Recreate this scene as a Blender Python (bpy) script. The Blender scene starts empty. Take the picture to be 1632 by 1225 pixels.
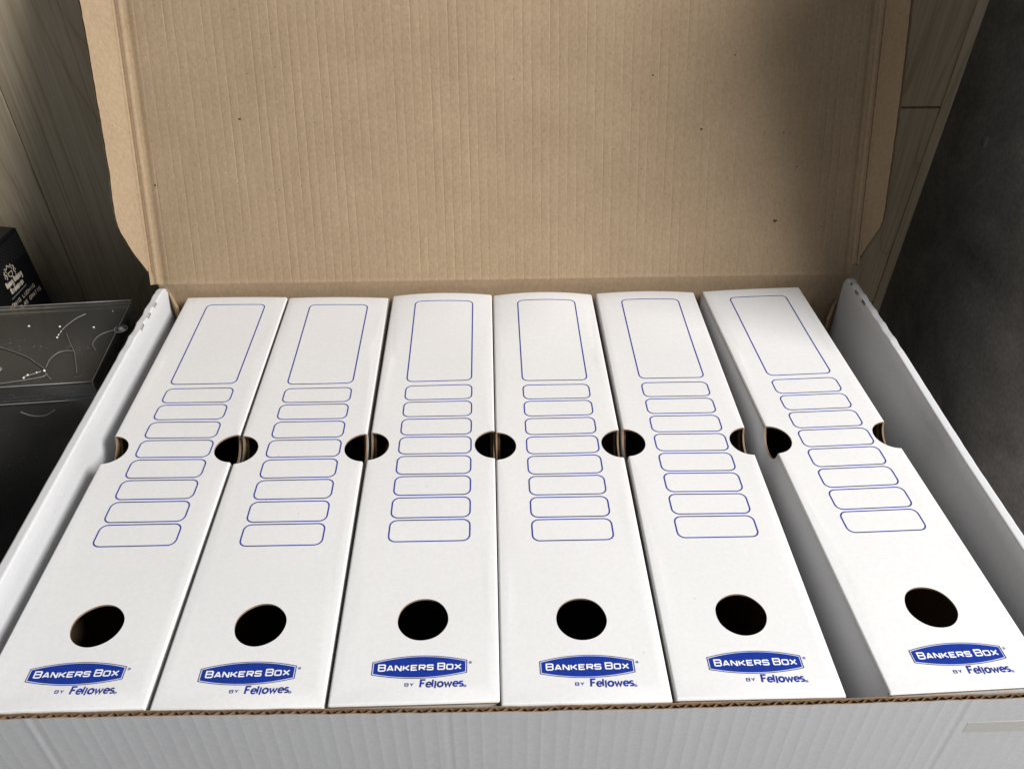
import bpy, math, random
from mathutils import Vector, Matrix
from mathutils.geometry import delaunay_2d_cdt

# ------------------------------------------------------------------ camera, world, lamp
MM = 0.001
SC = bpy.context.scene
COL = SC.collection
random.seed(7)


def V(x, y, z):
    return Vector((x * MM, y * MM, z * MM))


F_PX, PITCH, ROLL, YAW = 1330.3768, math.radians(37.1885), 0.00016, math.radians(1.7683)
CAM_POS = (242.506, -234.187, 350.911)
cp, sp, cy_, sy_ = math.cos(PITCH), math.sin(PITCH), math.cos(YAW), math.sin(YAW)
fw = Vector((sy_ * cp, cy_ * cp, -sp))
rt = Vector((cy_, -sy_, 0))
upv = rt.cross(fw)
cam_data = bpy.data.cameras.new("camera")
cam = bpy.data.objects.new("camera", cam_data)
COL.objects.link(cam)
cam.matrix_world = Matrix((
    (rt.x, upv.x, -fw.x, CAM_POS[0] * MM),
    (rt.y, upv.y, -fw.y, CAM_POS[1] * MM),
    (rt.z, upv.z, -fw.z, CAM_POS[2] * MM),
    (0, 0, 0, 1)))
cam_data.sensor_width = 36.0
cam_data.lens = F_PX / 1632 * 36.0
cam_data.clip_start = 0.01
cam_data.clip_end = 50
SC.camera = cam

world = bpy.data.worlds.new("World")
SC.world = world
world.use_nodes = True
bg = world.node_tree.nodes["Background"]
bg.inputs[0].default_value = (0.86, 0.93, 1.0, 1)
bg.inputs[1].default_value = 0.19

# the window: one large soft lamp to the right of the box
LAMP_POS = Vector((1.90, -0.78, 1.42))
ld = bpy.data.lights.new("window_light", 'AREA')
ld.shape = 'RECTANGLE'
ld.size, ld.size_y = 0.80, 0.80
ld.energy = 94.0
ld.color = (1.0, 0.985, 0.972)
lo = bpy.data.objects.new("window_light", ld)
lo.location = LAMP_POS
lo.rotation_euler = (Vector((0.25, 0.2, 0.0)) - LAMP_POS).to_track_quat('-Z', 'Y').to_euler()
COL.objects.link(lo)

SC.view_settings.view_transform = 'Standard'
SC.view_settings.look = 'None'
SC.view_settings.exposure = 0.0
SC.view_settings.gamma = 1.0
SC.render.resolution_x, SC.render.resolution_y = 1024, 768
SC.cycles.max_bounces = 8
SC.cycles.transparent_max_bounces = 16


# ------------------------------------------------------------------ materials
def new_mat(name):
    m = bpy.data.materials.new(name)
    m.use_nodes = True
    nt = m.node_tree
    b = nt.nodes["Principled BSDF"]
    return m, nt, b


def node(nt, kind, **kw):
    n = nt.nodes.new(kind)
    for k, v in kw.items():
        setattr(n, k, v)
    return n


def tex_coords(nt, scale=(1, 1, 1), rnd=False):
    tc = node(nt, 'ShaderNodeTexCoord')
    mp = node(nt, 'ShaderNodeMapping')
    mp.inputs['Scale'].default_value = scale
    nt.links.new(tc.outputs['Object'], mp.inputs['Vector'])
    if rnd:
        oi = node(nt, 'ShaderNodeObjectInfo')
        ml = node(nt, 'ShaderNodeMath', operation='MULTIPLY')
        ml.inputs[1].default_value = 7.3
        nt.links.new(oi.outputs['Random'], ml.inputs[0])
        cb = node(nt, 'ShaderNodeCombineXYZ')
        for i in range(3):
            nt.links.new(ml.outputs[0], cb.inputs[i])
        nt.links.new(cb.outputs[0], mp.inputs['Location'])
    return mp.outputs['Vector']


def noise(nt, vec, scale, detail=3.0, rough=0.55, dist=0.0):
    n = node(nt, 'ShaderNodeTexNoise')
    n.inputs['Scale'].default_value = scale
    n.inputs['Detail'].default_value = detail
    n.inputs['Roughness'].default_value = rough
    n.inputs['Distortion'].default_value = dist
    nt.links.new(vec, n.inputs['Vector'])
    return n.outputs['Fac']


def ramp(nt, fac, stops):
    r = node(nt, 'ShaderNodeValToRGB')
    e = r.color_ramp.elements
    while len(e) < len(stops):
        e.new(0.5)
    for el, (pos, c) in zip(e, stops):
        el.position = pos
        el.color = (*c, 1) if len(c) == 3 else c
    nt.links.new(fac, r.inputs['Fac'])
    return r.outputs['Color']


def mixc(nt, a, b, fac, blend='MIX'):
    m = node(nt, 'ShaderNodeMix', data_type='RGBA', blend_type=blend)
    for sock, val in ((m.inputs[0], fac), (m.inputs[6], a), (m.inputs[7], b)):
        if hasattr(val, 'is_linked'):
            nt.links.new(val, sock)
        elif isinstance(val, (int, float)):
            sock.default_value = val
        else:
            sock.default_value = (*val, 1)
    return m.outputs[2]


def bump(nt, b, height, strength, dist):
    n = node(nt, 'ShaderNodeBump')
    n.inputs['Strength'].default_value = strength
    n.inputs['Distance'].default_value = dist
    nt.links.new(height, n.inputs['Height'])
    nt.links.new(n.outputs['Normal'], b.inputs['Normal'])


def specks(nt, vec, scale, size, keep):
    """sparse dots: 1 inside a dot"""
    v = node(nt, 'ShaderNodeTexVoronoi')
    v.inputs['Scale'].default_value = scale
    nt.links.new(vec, v.inputs['Vector'])
    lt = node(nt, 'ShaderNodeMath', operation='LESS_THAN')
    nt.links.new(v.outputs['Distance'], lt.inputs[0])
    lt.inputs[1].default_value = size
    sep = node(nt, 'ShaderNodeSeparateColor')
    nt.links.new(v.outputs['Color'], sep.inputs[0])
    k = node(nt, 'ShaderNodeMath', operation='LESS_THAN')
    nt.links.new(sep.outputs[0], k.inputs[0])
    k.inputs[1].default_value = keep
    ml = node(nt, 'ShaderNodeMath', operation='MULTIPLY')
    nt.links.new(lt.outputs[0], ml.inputs[0])
    nt.links.new(k.outputs[0], ml.inputs[1])
    return ml.outputs[0]


def mat_paper(name, c1, c2):
    m, nt, b = new_mat(name)
    v = tex_coords(nt, rnd=True)
    n1 = noise(nt, v, 420, 4, 0.65)
    col = ramp(nt, n1, [(0.3, c2), (0.7, c1)])
    n2 = noise(nt, v, 14, 2, 0.5)
    col = mixc(nt, col, ramp(nt, n2, [(0.35, (0.975, 0.975, 0.98)), (0.65, (1, 1, 1))]), 1.0, 'MULTIPLY')
    sp_ = specks(nt, v, 95, 0.045, 0.10)
    col = mixc(nt, col, (0.55, 0.50, 0.45), sp_)
    nt.links.new(col, b.inputs['Base Color'])
    b.inputs['Roughness'].default_value = 0.62
    b.inputs['Specular IOR Level'].default_value = 0.25
    n3 = noise(nt, v, 900, 3, 0.7)
    bump(nt, b, n3, 0.12, 0.0004)
    return m


def mat_kraft(name, dark, light):
    m, nt, b = new_mat(name)
    v = tex_coords(nt)
    vf = tex_coords(nt, (1.0, 1.0, 0.45))
    n1 = noise(nt, vf, 620, 5, 0.7, 0.4)
    col = ramp(nt, n1, [(0.28, dark), (0.72, light)])
    n2 = noise(nt, v, 22, 3, 0.5)
    col = mixc(nt, col, ramp(nt, n2, [(0.3, (0.90, 0.89, 0.88)), (0.7, (1, 1, 1))]), 1.0, 'MULTIPLY')
    d = specks(nt, v, 190, 0.075, 0.10)
    col = mixc(nt, col, tuple(c * 0.42 for c in dark), d)
    d2 = specks(nt, v, 36, 0.035, 0.22)
    col = mixc(nt, col, tuple(c * 0.22 for c in dark), d2)
    l = specks(nt, v, 160, 0.06, 0.07)
    col = mixc(nt, col, tuple(min(1, c * 1.45) for c in light), l)
    nt.links.new(col, b.inputs['Base Color'])
    b.inputs['Roughness'].default_value = 0.8
    b.inputs['Specular IOR Level'].default_value = 0.2
    bump(nt, b, n1, 0.25, 0.0003)
    return m


def mat_plain(name, c, rough=0.5, spec=0.5, metal=0.0):
    m, nt, b = new_mat(name)
    v = tex_coords(nt)
    n1 = noise(nt, v, 500, 3, 0.6)
    col = ramp(nt, n1, [(0.3, tuple(x * 0.85 for x in c)), (0.7, tuple(min(1, x * 1.1) for x in c))])
    nt.links.new(col, b.inputs['Base Color'])
    b.inputs['Roughness'].default_value = rough
    b.inputs['Specular IOR Level'].default_value = spec
    b.inputs['Metallic'].default_value = metal
    return m


def mat_wood():
    m, nt, b = new_mat("pale_ash_wood")
    tc = node(nt, 'ShaderNodeTexCoord')
    oi = node(nt, 'ShaderNodeObjectInfo')
    ml = node(nt, 'ShaderNodeMath', operation='MULTIPLY')
    ml.inputs[1].default_value = 3.1
    nt.links.new(oi.outputs['Random'], ml.inputs[0])
    add = node(nt, 'ShaderNodeVectorMath', operation='ADD')
    nt.links.new(tc.outputs['Object'], add.inputs[0])
    nt.links.new(ml.outputs[0], add.inputs[1])

    def mp(scale):
        q = node(nt, 'ShaderNodeMapping')
        q.inputs['Scale'].default_value = scale
        nt.links.new(add.outputs[0], q.inputs['Vector'])
        return q.outputs['Vector']
    # cathedral figure: long stretched contour lines of a slow noise
    slow = noise(nt, mp((7.0, 3.0, 1.5)), 1.0, 1.5, 0.45, 0.25)
    mul = node(nt, 'ShaderNodeMath', operation='MULTIPLY')
    mul.inputs[1].default_value = 17.0
    nt.links.new(slow, mul.inputs[0])
    fr = node(nt, 'ShaderNodeMath', operation='FRACT')
    nt.links.new(mul.outputs[0], fr.inputs[0])
    rings = ramp(nt, fr.outputs[0], [(0.0, (0.50, 0.39, 0.26)), (0.09, (0.62, 0.51, 0.365)), (0.55, (0.65, 0.545, 0.40)), (1.0, (0.60, 0.49, 0.345))])
    fine = noise(nt, mp((420.0, 420.0, 9.0)), 1.0, 4, 0.7)
    col = mixc(nt, rings, ramp(nt, fine, [(0.36, (0.80, 0.78, 0.75)), (0.56, (1, 1, 1))]), 1.0, 'MULTIPLY')
    blot = noise(nt, mp((10, 10, 4)), 1.0, 3, 0.5)
    col = mixc(nt, col, ramp(nt, blot, [(0.3, (0.82, 0.82, 0.80)), (0.7, (1.05, 1.04, 1.02))]), 1.0, 'MULTIPLY')
    nt.links.new(col, b.inputs['Base Color'])
    b.inputs['Roughness'].default_value = 0.6
    b.inputs['Specular IOR Level'].default_value = 0.25
    bump(nt, b, fine, 0.2, 0.0004)
    return m


def mat_slate(name="dark_slate", a=(0.085, 0.080, 0.075), c=(0.25, 0.236, 0.22)):
    m, nt, b = new_mat(name)
    v = tex_coords(nt)
    n1 = noise(nt, v, 9, 8, 0.68, 0.5)
    n2 = noise(nt, v, 260, 4, 0.7)
    col = ramp(nt, n1, [(0.30, a), (0.74, c)])
    col = mixc(nt, col, ramp(nt, n2, [(0.35, (0.80, 0.79, 0.78)), (0.68, (1.2, 1.18, 1.15))]), 1.0, 'MULTIPLY')
    l = specks(nt, v, 170, 0.10, 0.09)
    col = mixc(nt, col, (0.24, 0.225, 0.21), l)
    nt.links.new(col, b.inputs['Base Color'])
    b.inputs['Roughness'].default_value = 0.62
    b.inputs['Specular IOR Level'].default_value = 0.3
    bump(nt, b, n2, 0.35, 0.0006)
    return m


def mat_acrylic():
    """clear plastic sheet: mostly see-through, a fresnel reflection, slight grey tint"""
    m, nt, b = new_mat("clear_acrylic")
    nt.nodes.remove(b)
    out = nt.nodes["Material Output"]
    tr = node(nt, 'ShaderNodeBsdfTransparent')
    tr.inputs[0].default_value = (0.80, 0.82, 0.84, 1)
    gl = node(nt, 'ShaderNodeBsdfGlossy')
    gl.inputs['Roughness'].default_value = 0.05
    df = node(nt, 'ShaderNodeBsdfDiffuse')
    df.inputs[0].default_value = (0.55, 0.53, 0.50, 1)
    v = tex_coords(nt)
    scuff = noise(nt, v, 9, 2, 0.5)
    sc = node(nt, 'ShaderNodeMapRange')
    sc.inputs['From Min'].default_value = 0.35
    sc.inputs['From Max'].default_value = 0.8
    sc.inputs['To Min'].default_value = 0.055
    sc.inputs['To Max'].default_value = 0.11
    nt.links.new(scuff, sc.inputs['Value'])
    fres = node(nt, 'ShaderNodeFresnel')
    fres.inputs['IOR'].default_value = 1.49
    m1 = node(nt, 'ShaderNodeMixShader')
    nt.links.new(sc.outputs[0], m1.inputs[0])
    nt.links.new(tr.outputs[0], m1.inputs[1])
    nt.links.new(df.outputs[0], m1.inputs[2])
    m2 = node(nt, 'ShaderNodeMixShader')
    nt.links.new(fres.outputs[0], m2.inputs[0])
    nt.links.new(m1.outputs[0], m2.inputs[1])
    nt.links.new(gl.outputs[0], m2.inputs[2])
    nt.links.new(m2.outputs[0], out.inputs['Surface'])
    return m


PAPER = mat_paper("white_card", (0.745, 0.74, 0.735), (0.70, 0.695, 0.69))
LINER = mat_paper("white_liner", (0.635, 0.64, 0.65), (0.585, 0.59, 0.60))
SIDE_SHADED = mat_paper("white_card_shaded", (0.63, 0.63, 0.635), (0.59, 0.59, 0.595))  # same card as the spine, darkened: shade in the gaps put into the colour
FRONT_SHADED = mat_paper("white_liner_shaded", (0.555, 0.56, 0.57), (0.50, 0.505, 0.515))  # the box liner again, greyer: shade on the front wall put into the colour
TAPE = mat_paper("dull_tape", (0.50, 0.49, 0.455), (0.47, 0.46, 0.43))
KRAFT = mat_kraft("brown_kraft", (0.300, 0.213, 0.131), (0.405, 0.303, 0.196))
TORN = mat_kraft("torn_fibre", (0.07, 0.045, 0.025), (0.13, 0.085, 0.05))
KRAFT_EDGE = mat_kraft("kraft_cut_edge", (0.20, 0.13, 0.075), (0.36, 0.25, 0.16))
MEDIUM = mat_kraft("fluting_medium", (0.15, 0.09, 0.05), (0.27, 0.17, 0.10))
INNER = mat_kraft("kraft_inside", (0.22, 0.15, 0.09), (0.34, 0.245, 0.155))
BLUE = mat_plain("royal_blue_ink", (0.005, 0.031, 0.27), 0.45, 0.3)
LINE_BLUE = mat_plain("thin_blue_ink", (0.018, 0.038, 0.30), 0.5, 0.3)
TEXT_BLUE = mat_plain("navy_blue_ink", (0.016, 0.036, 0.28), 0.5, 0.3)
WHITE_INK = mat_plain("white_knockout", (0.84, 0.84, 0.84), 0.6, 0.2)
WOOD = mat_wood()
SLATE = mat_slate()
SHADOW_GAP = mat_plain("dark_joint", (0.02, 0.016, 0.012), 0.9, 0.1)
ACRYLIC = mat_acrylic()
EDGE_PLASTIC = mat_plain("polished_plastic_edge", (0.24, 0.23, 0.22), 0.25, 0.5)
WIRE = mat_plain("pale_wire", (0.19, 0.18, 0.17), 0.3, 0.6)
SLIT = mat_plain("torn_grey_board", (0.42, 0.40, 0.375), 0.9, 0.1)
KNOB = mat_plain("frosted_glass_rim", (0.36, 0.35, 0.34), 0.25, 0.6)
GLITTER = mat_plain("dull_glitter", (0.34, 0.33, 0.32), 0.3, 0.6, 0.2)
SILVER = mat_plain("silver_sparkle", (0.92, 0.92, 0.92), 0.3, 0.8, 0.1)
BLACK_CARD = mat_plain("gloss_black_card", (0.006, 0.006, 0.007), 0.35, 0.4)
BLACK_DIA = mat_plain("matt_black_diamond", (0.016, 0.016, 0.018), 0.3, 0.5)
GOLD_INK = mat_plain("pale_gold_ink", (0.62, 0.54, 0.44), 0.5, 0.3)
GREY_INK = mat_plain("steel_grey_ink", (0.20, 0.22, 0.26), 0.5, 0.3)


# ------------------------------------------------------------------ object helpers
def link(name, data, parent=None):
    o = bpy.data.objects.new(name, data)
    COL.objects.link(o)
    if parent is not None:
        o.parent = parent
    return o


def tag(o, label=None, cat=None, group=None, kind=None):
    for k, v in (('label', label), ('category', cat), ('group', group), ('kind', kind)):
        if v:
            o[k] = v
    return o


def empty(name, loc_mm, rz=0.0, **kw):
    o = link(name, None)
    o.location = V(*loc_mm)
    o.rotation_euler = (0, 0, rz)
    o.empty_display_size = 0.02
    return tag(o, **kw)


class MB:
    """collects vertices (mm) and faces, then links them as one mesh object"""

    def __init__(self):
        self.v, self.f, self.m, self.s = [], [], [], []

    def add(self, verts, faces, mat=0, smooth=False):
        k = len(self.v)
        self.v += [tuple(q) for q in verts]
        for f in faces:
            self.f.append([i + k for i in f])
            self.m.append(mat)
            self.s.append(smooth)

    def box(self, a, b, mat=0):
        x0, y0, z0 = a
        x1, y1, z1 = b
        vs = [(x0, y0, z0), (x1, y0, z0), (x1, y1, z0), (x0, y1, z0), (x0, y0, z1), (x1, y0, z1), (x1, y1, z1), (x0, y1, z1)]
        self.add(vs, [(0, 3, 2, 1), (4, 5, 6, 7), (0, 1, 5, 4), (1, 2, 6, 5), (2, 3, 7, 6), (3, 0, 4, 7)], mat)

    def tube(self, pts, r, n=6, mat=0):
        pts = [Vector(q) for q in pts]
        rings = []
        for i, q in enumerate(pts):
            d = (pts[min(i + 1, len(pts) - 1)] - pts[max(i - 1, 0)]).normalized()
            a = d.orthogonal().normalized() if abs(d.z) > 0.9 else d.cross(Vector((0, 0, 1))).normalized()
            b = d.cross(a)
            rings.append([q + (a * math.cos(t) + b * math.sin(t)) * r for t in [2 * math.pi * j / n for j in range(n)]])
        vs = [w for rg in rings for w in rg]
        fs = [(i * n + j, i * n + (j + 1) % n, (i + 1) * n + (j + 1) % n, (i + 1) * n + j) for i in range(len(pts) - 1) for j in range(n)]
        fs += [tuple(range(n))[::-1], tuple((len(pts) - 1) * n + j for j in range(n))]
        self.add(vs, fs, mat, True)

    def mesh(self, name, mats):
        me = bpy.data.meshes.new(name)
        me.from_pydata([(x * MM, y * MM, z * MM) for x, y, z in self.v], [], self.f)
        for q in mats:
            me.materials.append(q)
        me.polygons.foreach_set('material_index', self.m)
        me.polygons.foreach_set('use_smooth', self.s)
        me.update()
        return me

    def build(self, name, mats, parent=None):
        if not isinstance(mats, (list, tuple)):
            mats = [mats]
        return link(name, self.mesh(name, mats), parent)


def in_poly(x, y, poly):
    c = False
    j = len(poly) - 1
    for i in range(len(poly)):
        xi, yi = poly[i]
        xj, yj = poly[j]
        if (yi > y) != (yj > y) and x < (xj - xi) * (y - yi) / (yj - yi) + xi:
            c = not c
        j = i
    return c


def sheet(mb, outline, holes, extra, th, fmap, mats=(0, 1, 2), smooth=True, lines=()):
    """a board with an outline and holes; fmap(a, b, depth) -> xyz; mats = outside, inside, cut edge"""
    vs, es = [], []
    for loop in [outline] + holes:
        k = len(vs)
        vs += [Vector(q) for q in loop]
        es += [(k + i, k + (i + 1) % len(loop)) for i in range(len(loop))]
    for a, b in lines:
        es.append((len(vs), len(vs) + 1))
        vs += [Vector(a), Vector(b)]
    for q in extra:
        if in_poly(q[0], q[1], outline) and not any(in_poly(q[0], q[1], h) for h in holes):
            vs.append(Vector(q))
    ov, oe, of = delaunay_2d_cdt(vs, es, [], 0, 1e-5)[:3]
    keep = []
    for f in of:
        cx = sum(ov[i].x for i in f) / len(f)
        cy = sum(ov[i].y for i in f) / len(f)
        if in_poly(cx, cy, outline) and not any(in_poly(cx, cy, h) for h in holes):
            keep.append(list(f))
    top = [fmap(q.x, q.y, 0.0) for q in ov]
    bot = [fmap(q.x, q.y, th) for q in ov]
    # orientation
    a, b, c = (Vector(top[i]) for i in keep[0][:3])
    nrm = (b - a).cross(c - a)
    out = Vector(top[keep[0][0]]) - Vector(bot[keep[0][0]])
    flip = nrm.dot(out) < 0
    mb.add(top, [f[::-1] if flip else f for f in keep], mats[0], smooth)
    mb.add(bot, [f if flip else f[::-1] for f in keep], mats[1], smooth)
    cnt = {}
    for f in keep:
        for i in range(len(f)):
            e = (f[i], f[(i + 1) % len(f)])
            cnt[tuple(sorted(e))] = cnt.get(tuple(sorted(e)), []) + [e]
    for es_ in cnt.values():
        if len(es_) == 1:
            i, j = es_[0]
            q = [top[i], bot[i], bot[j], top[j]]
            mb.add(q, [(0, 1, 2, 3) if not flip else (3, 2, 1, 0)], mats[2])


def circle(cx, cy, rx, ry=None, n=48, a0=0, a1=2 * math.pi, wob=0.0):
    ry = ry or rx
    full = abs(a1 - a0 - 2 * math.pi) < 1e-6
    m = n if full else n + 1
    ph = random.random() * 6
    return [(cx + (rx + wob * math.sin(5 * t + ph)) * math.cos(t), cy + (ry + wob * math.cos(4 * t + ph)) * math.sin(t))
            for t in [a0 + (a1 - a0) * i / n for i in range(m)]]


def ribbon(pts, w, closed=False):
    """a polyline widened to a flat band with mitred corners -> (verts2d, quads)"""
    n = len(pts)
    P = [Vector(q) for q in pts]
    vs = []
    for i in range(n):
        if closed:
            a, b = P[i] - P[i - 1], P[(i + 1) % n] - P[i]
        else:
            a = P[i] - P[max(i - 1, 0)] if i > 0 else P[1] - P[0]
            b = P[min(i + 1, n - 1)] - P[i] if i < n - 1 else P[-1] - P[-2]
        a, b = a.normalized(), b.normalized()
        na, nb = Vector((-a.y, a.x)), Vector((-b.y, b.x))
        m = (na + nb)
        m = m.normalized() if m.length > 1e-6 else na
        k = min(1.0 / max(m.dot(na), 0.35), 1.9)
        vs += [P[i] + m * (w / 2 * k), P[i] - m * (w / 2 * k)]
    fs = []
    for i in range(n if closed else n - 1):
        j = (i + 1) % n
        fs.append((2 * i, 2 * i + 1, 2 * j + 1, 2 * j))
    return vs, fs


def round_rect(x0, y0, x1, y1, r, k=6, step=None):
    pts = []
    for cx, cy, a in ((x1 - r, y0 + r, -90), (x1 - r, y1 - r, 0), (x0 + r, y1 - r, 90), (x0 + r, y0 + r, 180)):
        pts += [(cx + r * math.cos(math.radians(a + 90 * i / k)), cy + r * math.sin(math.radians(a + 90 * i / k))) for i in range(k + 1)]
    if step:
        out = []
        for i in range(len(pts)):
            a, b = pts[i], pts[(i + 1) % len(pts)]
            d = math.hypot(b[0] - a[0], b[1] - a[1])
            q = max(1, int(d / step))
            out += [(a[0] + (b[0] - a[0]) * j / q, a[1] + (b[1] - a[1]) * j / q) for j in range(q)]
        pts = out
    return pts


# stroke lettering -------------------------------------------------
GLYPH = {
    'B': [[(0, 0), (0, 1), (.86, 1), (1, .88), (1, .64), (.88, .53), (0, .53)], [(.88, .53), (1, .42), (1, .12), (.86, 0), (0, 0)]],
    'A': [[(0, 0), (.42, 1), (.58, 1), (1, 0)], [(.2, .28), (.8, .28)]],
    'N': [[(0, 0), (0, 1), (.12, 1), (.88, 0), (1, 0), (1, 1)]],
    'K': [[(0, 0), (0, 1)], [(0, .5), (.32, .5), (.98, 1)], [(.32, .5), (1, 0)]],
    'E': [[(1, 1), (0, 1), (0, 0), (1, 0)], [(0, .51), (.86, .51)]],
    'R': [[(0, 0), (0, 1), (.86, 1), (1, .88), (1, .58), (.86, .46), (0, .46)], [(.5, .46), (1, 0)]],
    'S': [[(1, .80), (1, .92), (.9, 1), (.1, 1), (0, .9), (0, .63), (.1, .53), (.9, .5), (1, .4), (1, .1), (.9, 0), (.1, 0), (0, .1), (0, .2)]],
    'O': [[(.12, 0), (.88, 0), (1, .12), (1, .88), (.88, 1), (.12, 1), (0, .88), (0, .12), (.12, 0), (.3, 0)]],
    'X': [[(0, 1), (1, 0)], [(1, 1), (0, 0)]],
    'Y': [[(0, 1), (.5, .5), (1, 1)], [(.5, .5), (.5, 0)]],
    'G': [[(1, .78), (.85, 1), (.2, 1), (0, .85), (0, .15), (.2, 0), (1, 0), (1, .45), (.6, .45)]],
    'I': [[(.5, 0), (.5, 1)]],
    'L': [[(0, 1), (0, 0), (1, 0)]],
    'U': [[(0, 1), (0, .15), (.2, 0), (.8, 0), (1, .15), (1, 1)]],
    'D': [[(0, 0), (0, 1), (.7, 1), (1, .75), (1, .25), (.7, 0), (0, 0)]],
    'W': [[(0, 1), (.25, 0), (.5, .8), (.75, 0), (1, 1)]],
    'T': [[(0, 1), (1, 1)], [(.5, 1), (.5, 0)]],
}


def arc(cx, cy, rx, ry, a0, a1, n=14):
    return [(cx + rx * math.cos(math.radians(a0 + (a1 - a0) * i / n)), cy + ry * math.sin(math.radians(a0 + (a1 - a0) * i / n))) for i in range(n + 1)]


LOWER = {  # x-height 1, ascender 1.5
    'F': (.82, [[(0, 0), (0, 1.5), (.82, 1.5)], [(0, .8), (.68, .8)]]),
    'e': (.92, [[(.04, .52), (.9, .52)] + arc(.46, .5, .44, .5, 5, 318)]),
    'l': (.0, [[(0, 0), (0, 1.52)]]),
    'j': (.0, [[(0, -.28), (0, 1.24)]]),
    'o': (.94, [arc(.47, .5, .47, .5, 0, 368, 20)]),
    'w': (1.3, [[(0, 1), (.33, 0), (.65, .86), (.97, 0), (1.3, 1)]]),
    's': (.66, [arc(.33, .74, .30, .26, 35, 250, 10) + arc(.33, .26, .32, .26, 70, -145, 10)]),
}


class Print:
    """flat ink laid on a surface: every stroke a hair above the one before"""

    def __init__(self, zmap, z0=0.06):
        self.mb, self.zmap, self.z = MB(), zmap, z0

    def strokes(self, lines, x, y, w, h, t, mat=0, shear=0.0):
        for ln in lines:
            pts = [(x + a * w + shear * b * h, y + b * h) for a, b in ln]
            self.band(pts, t, mat)

    def band(self, pts, t, mat=0, closed=False):
        vs, fs = ribbon(pts, t, closed)
        self.z += 0.002
        self.mb.add([self.zmap(q.x, q.y, self.z) for q in vs], fs, mat)

    def fill(self, pts, mat=0):
        self.z += 0.004
        self.mb.add([self.zmap(a, b, self.z) for a, b in pts], [tuple(range(len(pts)))], mat)


# ------------------------------------------------------------------ the setting
floor = MB()
floor.box((-1500, -1200, -295), (1500, 1500, -275.2))
tag(floor.build("floor", SLATE), kind='structure')

TILT = math.radians(3.65)
wall = empty("wood_wall", (0, 488, 150), label="pale grey ash board wall with vertical grain behind the open box", cat="wall")
wall.rotation_euler = (TILT, 0, 0)


def board(x0, x1, z0, z1):
    mb = MB()
    c = 0.7
    w, h = (x1 - x0) / 2 - 0.35, (z1 - z0) / 2 - 0.75
    vs = [(-w, c, -h), (w, c, -h), (w, c, h), (-w, c, h), (-w + c, 0, -h + c), (w - c, 0, -h + c), (w - c, 0, h - c), (-w + c, 0, h - c),
          (-w, 12, -h), (w, 12, -h), (w, 12, h), (-w, 12, h)]
    mb.add(vs, [(4, 5, 6, 7), (0, 1, 5, 4), (1, 2, 6, 5), (2, 3, 7, 6), (3, 0, 4, 7), (0, 8, 9, 1), (1, 9, 10, 2), (2, 10, 11, 3), (3, 11, 8, 0), (8, 11, 10, 9)])
    o = mb.build("board", WOOD, wall)
    o.location = V((x0 + x1) / 2, 0, (z0 + z1) / 2)
    return o


for x0, x1, joints in ((-573, -370, (160,)), (-370, -167, (-300,)), (-167, 36, (-340,)), (36, 239, (-150,)),
                       (239, 442, (60,)), (442, 645.2, (-51,)), (645.2, 662, ())):
    zs = [-428] + list(joints) + [420]
    for a, b in zip(zs, zs[1:]):
        board(x0, x1, a, b)
back = MB()
back.box((-573, 12.2, -428), (662, 16, 420))
back.build("backing", SHADOW_GAP, wall)

slate = empty("slate_wall", (654.5, 360, -275), label="dark grey mottled slate side wall to the right of the box", cat="wall")
sw = MB()
sheet(sw, [(-174, 0), (200, 0), (200, 700), (-174, 700)], [], [], 40, lambda a, b, d: (d, a, b), (0, 0, 0), False)
sw.build("slate_slab", SLATE, slate)
# a small round cover cap set almost flush in the slate
cap = MB()
cs = circle(65.1, 368.8, 4.2, 6.2, 32)
cap.add([(-0.05, a, b) for a, b in cs] + [(-0.9, 65.1 + (a - 65.1) * 0.8, 368.8 + (b - 368.8) * 0.8) for a, b in cs],
        [(i, (i + 1) % 32, 32 + (i + 1) % 32, 32 + i) for i in range(32)] + [tuple(range(32, 64))], 0, True)
cap.build("cover_cap", SLATE, slate)

# ------------------------------------------------------------------ the shipping box
box = empty("shipping_box", (258, 170, -272), label="large open white corrugated shipping box with brown kraft lid raised", cat="box")
BO = Vector((258, 170, -272))


def bpart(mb, name, mats, parent=None):
    """box parts are written in world mm; shift to the root"""
    mb.v = [(x - BO.x, y - BO.y, z - BO.z) for x, y, z in mb.v] if parent is None else mb.v
    return mb.build(name, mats, parent or box)


def sub(mb, name, mats, parent):
    mb.v = [(x - BO.x, y - BO.y, z - BO.z) for x, y, z in mb.v]
    return mb.build(name, mats, parent)


def lerp_tab(tab, x):
    if x <= tab[0][0]:
        (x0, y0), (x1, y1) = tab[0], tab[1]
    else:
        for (x0, y0), (x1, y1) in zip(tab, tab[1:]):
            if x <= x1:
                break
    return y0 + (y1 - y0) * (x - x0) / (x1 - x0)


FRONT = [(-16, -15.0), (20, -15.5), (83, -15.95), (164, -17.4), (244, -18.85), (323, -19.6), (404, -19.6), (477, -19.35), (530, -19.0)]
PITCH_F = 6.9
rnd = random.Random(3)
NF = 82
amp = [rnd.uniform(0.55, 1.25) for _ in range(NF + 4)]
tops = [rnd.uniform(-0.35, 0.35) for _ in range(NF + 4)]


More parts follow.
